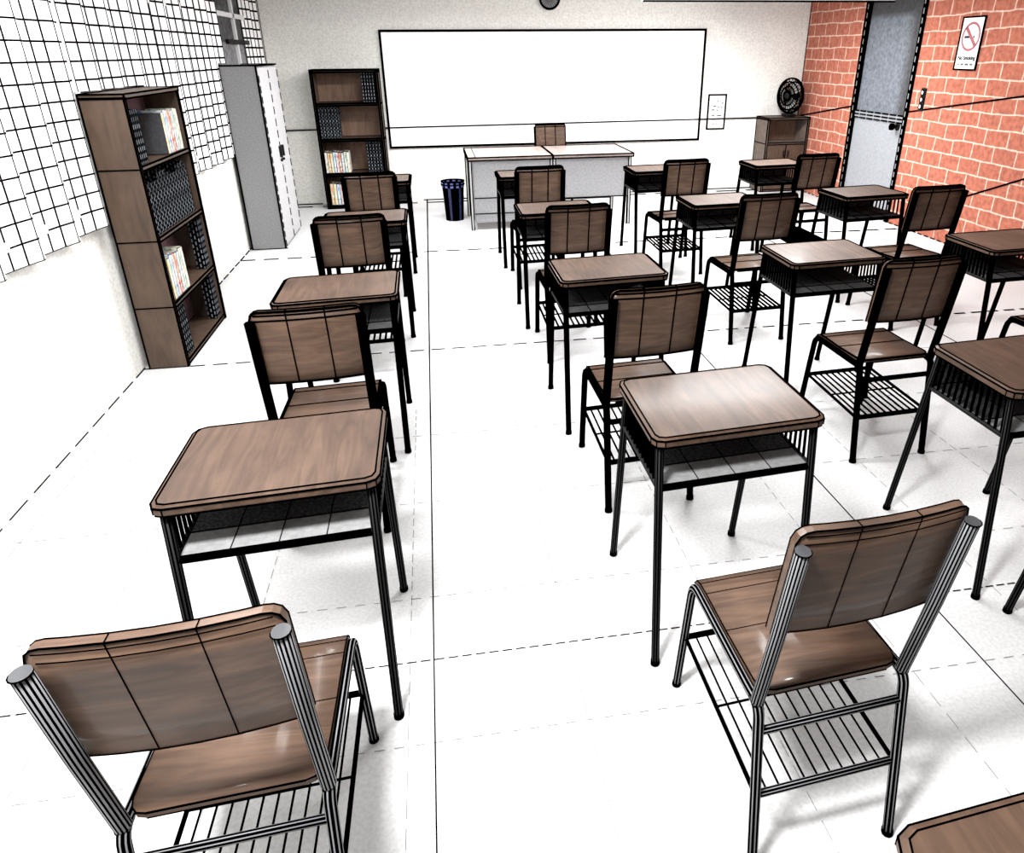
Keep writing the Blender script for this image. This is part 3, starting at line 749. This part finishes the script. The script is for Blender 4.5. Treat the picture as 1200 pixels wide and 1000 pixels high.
def text_obj(name, s, size, mtx, m, parent, extr=.0008):
    cu = bpy.data.curves.new(name, 'FONT'); cu.body = s; cu.size = size; cu.align_x = 'CENTER'; cu.align_y = 'CENTER'; cu.extrude = extr; cu.offset = .0016; cu.resolution_u = 3
    o = bpy.data.objects.new(name, cu); C.objects.link(o)
    dg = bpy.context.evaluated_depsgraph_get(); me = bpy.data.meshes.new_from_object(o.evaluated_get(dg)); bpy.data.objects.remove(o); bpy.data.curves.remove(cu)
    me.transform(mtx); me.materials.clear(); me.materials.append(m); me.name = name
    o = bpy.data.objects.new(name, me); C.objects.link(o); o.parent = parent; return o
# sign: local frame with x along +(-y world) so that it reads from inside the room
t = thing('no_smoking_sign', 'white no-smoking sign with red circle on the brick wall right of the door', 'sign', (XR-.002, 6.282, 1.737), -PI/2)
mb = MB(); mb.box((-.140, -.006, -.212), (.140, 0, .212), PAPER); 
for a, b in (((-.14,-.006,-.212),(.14,-.006,-.212)), ((-.14,-.006,.212),(.14,-.006,.212)), ((-.14,-.006,-.212),(-.14,-.006,.212)), ((.14,-.006,-.212),(.14,-.006,.212))): mb.line(a, b, .013)
mb.obj('plate', t)
mb = MB(); n = 36; zc2 = .055
for i in range(n):
    a0, a1 = 2*PI*i/n, 2*PI*(i+1)/n; r0, r1 = .098, .118
    mb.quad((r0*math.cos(a0), -.0075, zc2+r0*math.sin(a0)), (r1*math.cos(a0), -.0075, zc2+r1*math.sin(a0)), (r1*math.cos(a1), -.0075, zc2+r1*math.sin(a1)), (r0*math.cos(a1), -.0075, zc2+r0*math.sin(a1)), RED)
s = .104*.7071; q = .011
mb.quad((-s-q, -.0075, zc2+s-q), (-s+q, -.0075, zc2+s+q), (s+q, -.0075, zc2-s+q), (s-q, -.0075, zc2-s-q), RED)
mb.obj('prohibition_ring', t)
mb = MB(); mb.box((-.082, -.0072, zc2-.012), (.0, -.006, zc2+.006), TEXT); mb.box((.03, -.0072, zc2-.012), (.05, -.006, zc2+.006), INK)
for k in range(6): mb.box((.035+.005*math.sin(k), -.0072, zc2+.02+k*.009), (.041+.005*math.sin(k), -.006, zc2+.028+k*.009), INK)
mb.obj('cigarette_symbol', t)
RM = Matrix.Translation((0, -.0072, -.118)) @ Matrix.Rotation(PI/2, 4, 'X')
text_obj('sign_lettering', 'No Smoking', .045, RM, TEXT, t, .0004)
mb = MB()
for x, l in ((-.10, .02), (-.06, .035), (-.005, .045), (.06, .035)): mb.box((x, -.0072, -.178), (x+l, -.006, -.162), INK)
mb.obj('small_print', t)

t = thing('light_switch', 'narrow black-outlined wall switch on the brick wall right of the door frame', 'switch', (XR-.001, 6.79, 1.245), -PI/2)
mb = MB(); mb.box((-.034, -.010, -.105), (.034, 0, .105), STEEL); mb.obj('plate', t)
for k in (-1, 0, 1):
    mb = MB(); n = 12; z = k*.064
    mb.tube([(0, -.010, z), (0, -.018, z)], .021, 12, PAPER); mb.loop([(.022*math.cos(2*PI*i/n), -.018, z+.022*math.sin(2*PI*i/n)) for i in range(n)], .008); mb.obj('button', t)

t = thing('wall_clock', 'round black-rimmed wall clock above the whiteboard cut by the top edge', 'clock', (1.478, YB-.002, 2.268))
n = 20; r = .115
mb = MB(); mb.tube([(0, 0, 0), (0, -.03, 0)], r*.96, n, CABG); mb.obj('dial', t)
mb = MB(); mb.tube([(r*math.cos(2*PI*i/n), -.03, r*math.sin(2*PI*i/n)) for i in range(n+1)], .013, 8, BLACK); mb.obj('rim', t)
mb = MB()
for i in range(24):
    a = 2*PI*i/24; mb.line((.03*math.cos(a), -.032, .03*math.sin(a)), (r*.95*math.cos(a), -.032, r*.95*math.sin(a)), .004)
mb.obj('dial_marks', t)
mb = MB(); mb.line((0, -.036, 0), (-.045, -.036, .035), .010); mb.obj('hour_hand', t)
mb = MB(); mb.line((0, -.038, 0), (.02, -.038, .085), .007); mb.obj('minute_hand', t)

# ---------------------------------------------------------------- hanging lamp and area lights
def hanging_lamp(x, y, z, L, label):
    t = thing('hanging_lamp', label, 'lamp', (x, y, z))
    mb = MB(); mb.box((-L/2, -.07, .03), (L/2, .07, .08), LAMPG); mb.box((-L/2, -.07, 0), (L/2, -.066, .08), LAMPG); mb.line((-L/2, -.068, 0), (L/2, -.068, 0), .008); mb.obj('lamp_housing', t)
    for s in (-.03, .03):
        mb = MB(); mb.tube([(-L/2+.02, s, .018), (L/2-.02, s, .018)], .013, 10, TUBE); mb.obj('fluorescent_tube', t)
    for s in (-1, 1):
        mb = MB(); mb.tube([(s*L*.35, 0, .08), (s*L*.35, 0, ZC-z)], .005, 6, STEEL); mb.obj('hanger_rod', t)
hanging_lamp(1.82, 4.05, 1.930, 1.40, 'fluorescent lamp hanging at the top edge of the photo above the desks')

def area(name, loc, sx, sy, power, rot=(0, 0, 0), col=(1, 1, 1)):
    l = bpy.data.lights.new(name, 'AREA'); l.shape = 'RECTANGLE'; l.size = sx; l.size_y = sy; l.energy = power; l.color = col
    o = bpy.data.objects.new(name, l); C.objects.link(o); o.location = loc; o.rotation_euler = rot; return o
area('area_light', (1.82, 4.05, 1.915), 1.36, .10, 50)
area('area_light', (-1.0, 3.25, 2.74), .9, .3, 85)
area('area_light', (1.0, 3.0, 2.74), .8, .4, 45)  # added overhead fill light, no fixture here
area('area_light', (-.55, .45, 2.70), .45, .3, 215)
area('area_light', (2.66, 5.95, 2.74), 1.1, .3, 75)
area('area_light', (.2, 5.2, 2.74), 1.0, .4, 65)  # added fill to brighten the far floor, no fixture
area('area_light', (.2, 7.3, 2.14), 1.3, .2, 85)  # added unseen light, set low to brighten the lower back wall
area('area_light', (3.7, 7.0, 2.25), .5, .3, 70, (0, math.radians(55), 0))  # added light tilted left to throw the near bookcase's shadow on the wall
area('area_light', (3.2, 7.3, 2.14), 1.3, .2, 115)  # second added unseen light for the back wall, right half, no fixture
wd = bpy.data.worlds.new('World'); bpy.context.scene.world = wd; wd.use_nodes = True
bg = wd.node_tree.nodes['Background']; bg.inputs[0].default_value = (1, 1, 1, 1); bg.inputs[1].default_value = .36

# ---------------------------------------------------------------- camera
cam = bpy.data.cameras.new('camera'); co = bpy.data.objects.new('camera', cam); C.objects.link(co)
F, PX, PY = 834.4, 652.08, 445.61
yaw, pitch, roll, hz = -.162601, -.432266, -.0082773, 1.69815
f = Vector((-math.sin(yaw)*math.cos(pitch), math.cos(yaw)*math.cos(pitch), math.sin(pitch)))
r0 = Vector((math.cos(yaw), math.sin(yaw), 0)); u0 = r0.cross(f)
r = math.cos(roll)*r0 + math.sin(roll)*u0; u = -math.sin(roll)*r0 + math.cos(roll)*u0
M = Matrix(((r.x, u.x, -f.x, 0), (r.y, u.y, -f.y, 0), (r.z, u.z, -f.z, hz), (0, 0, 0, 1)))
co.matrix_world = M
cam.sensor_fit = 'HORIZONTAL'; cam.sensor_width = 36; cam.lens = F/1200*36
cam.shift_x = (600-PX)/1200; cam.shift_y = (PY-500)/1200
cam.clip_start = .02; cam.clip_end = 100
sc = bpy.context.scene; sc.camera = co
sc.view_settings.view_transform = 'Standard'; sc.view_settings.look = 'None'; sc.view_settings.exposure = 0; sc.view_settings.gamma = 1
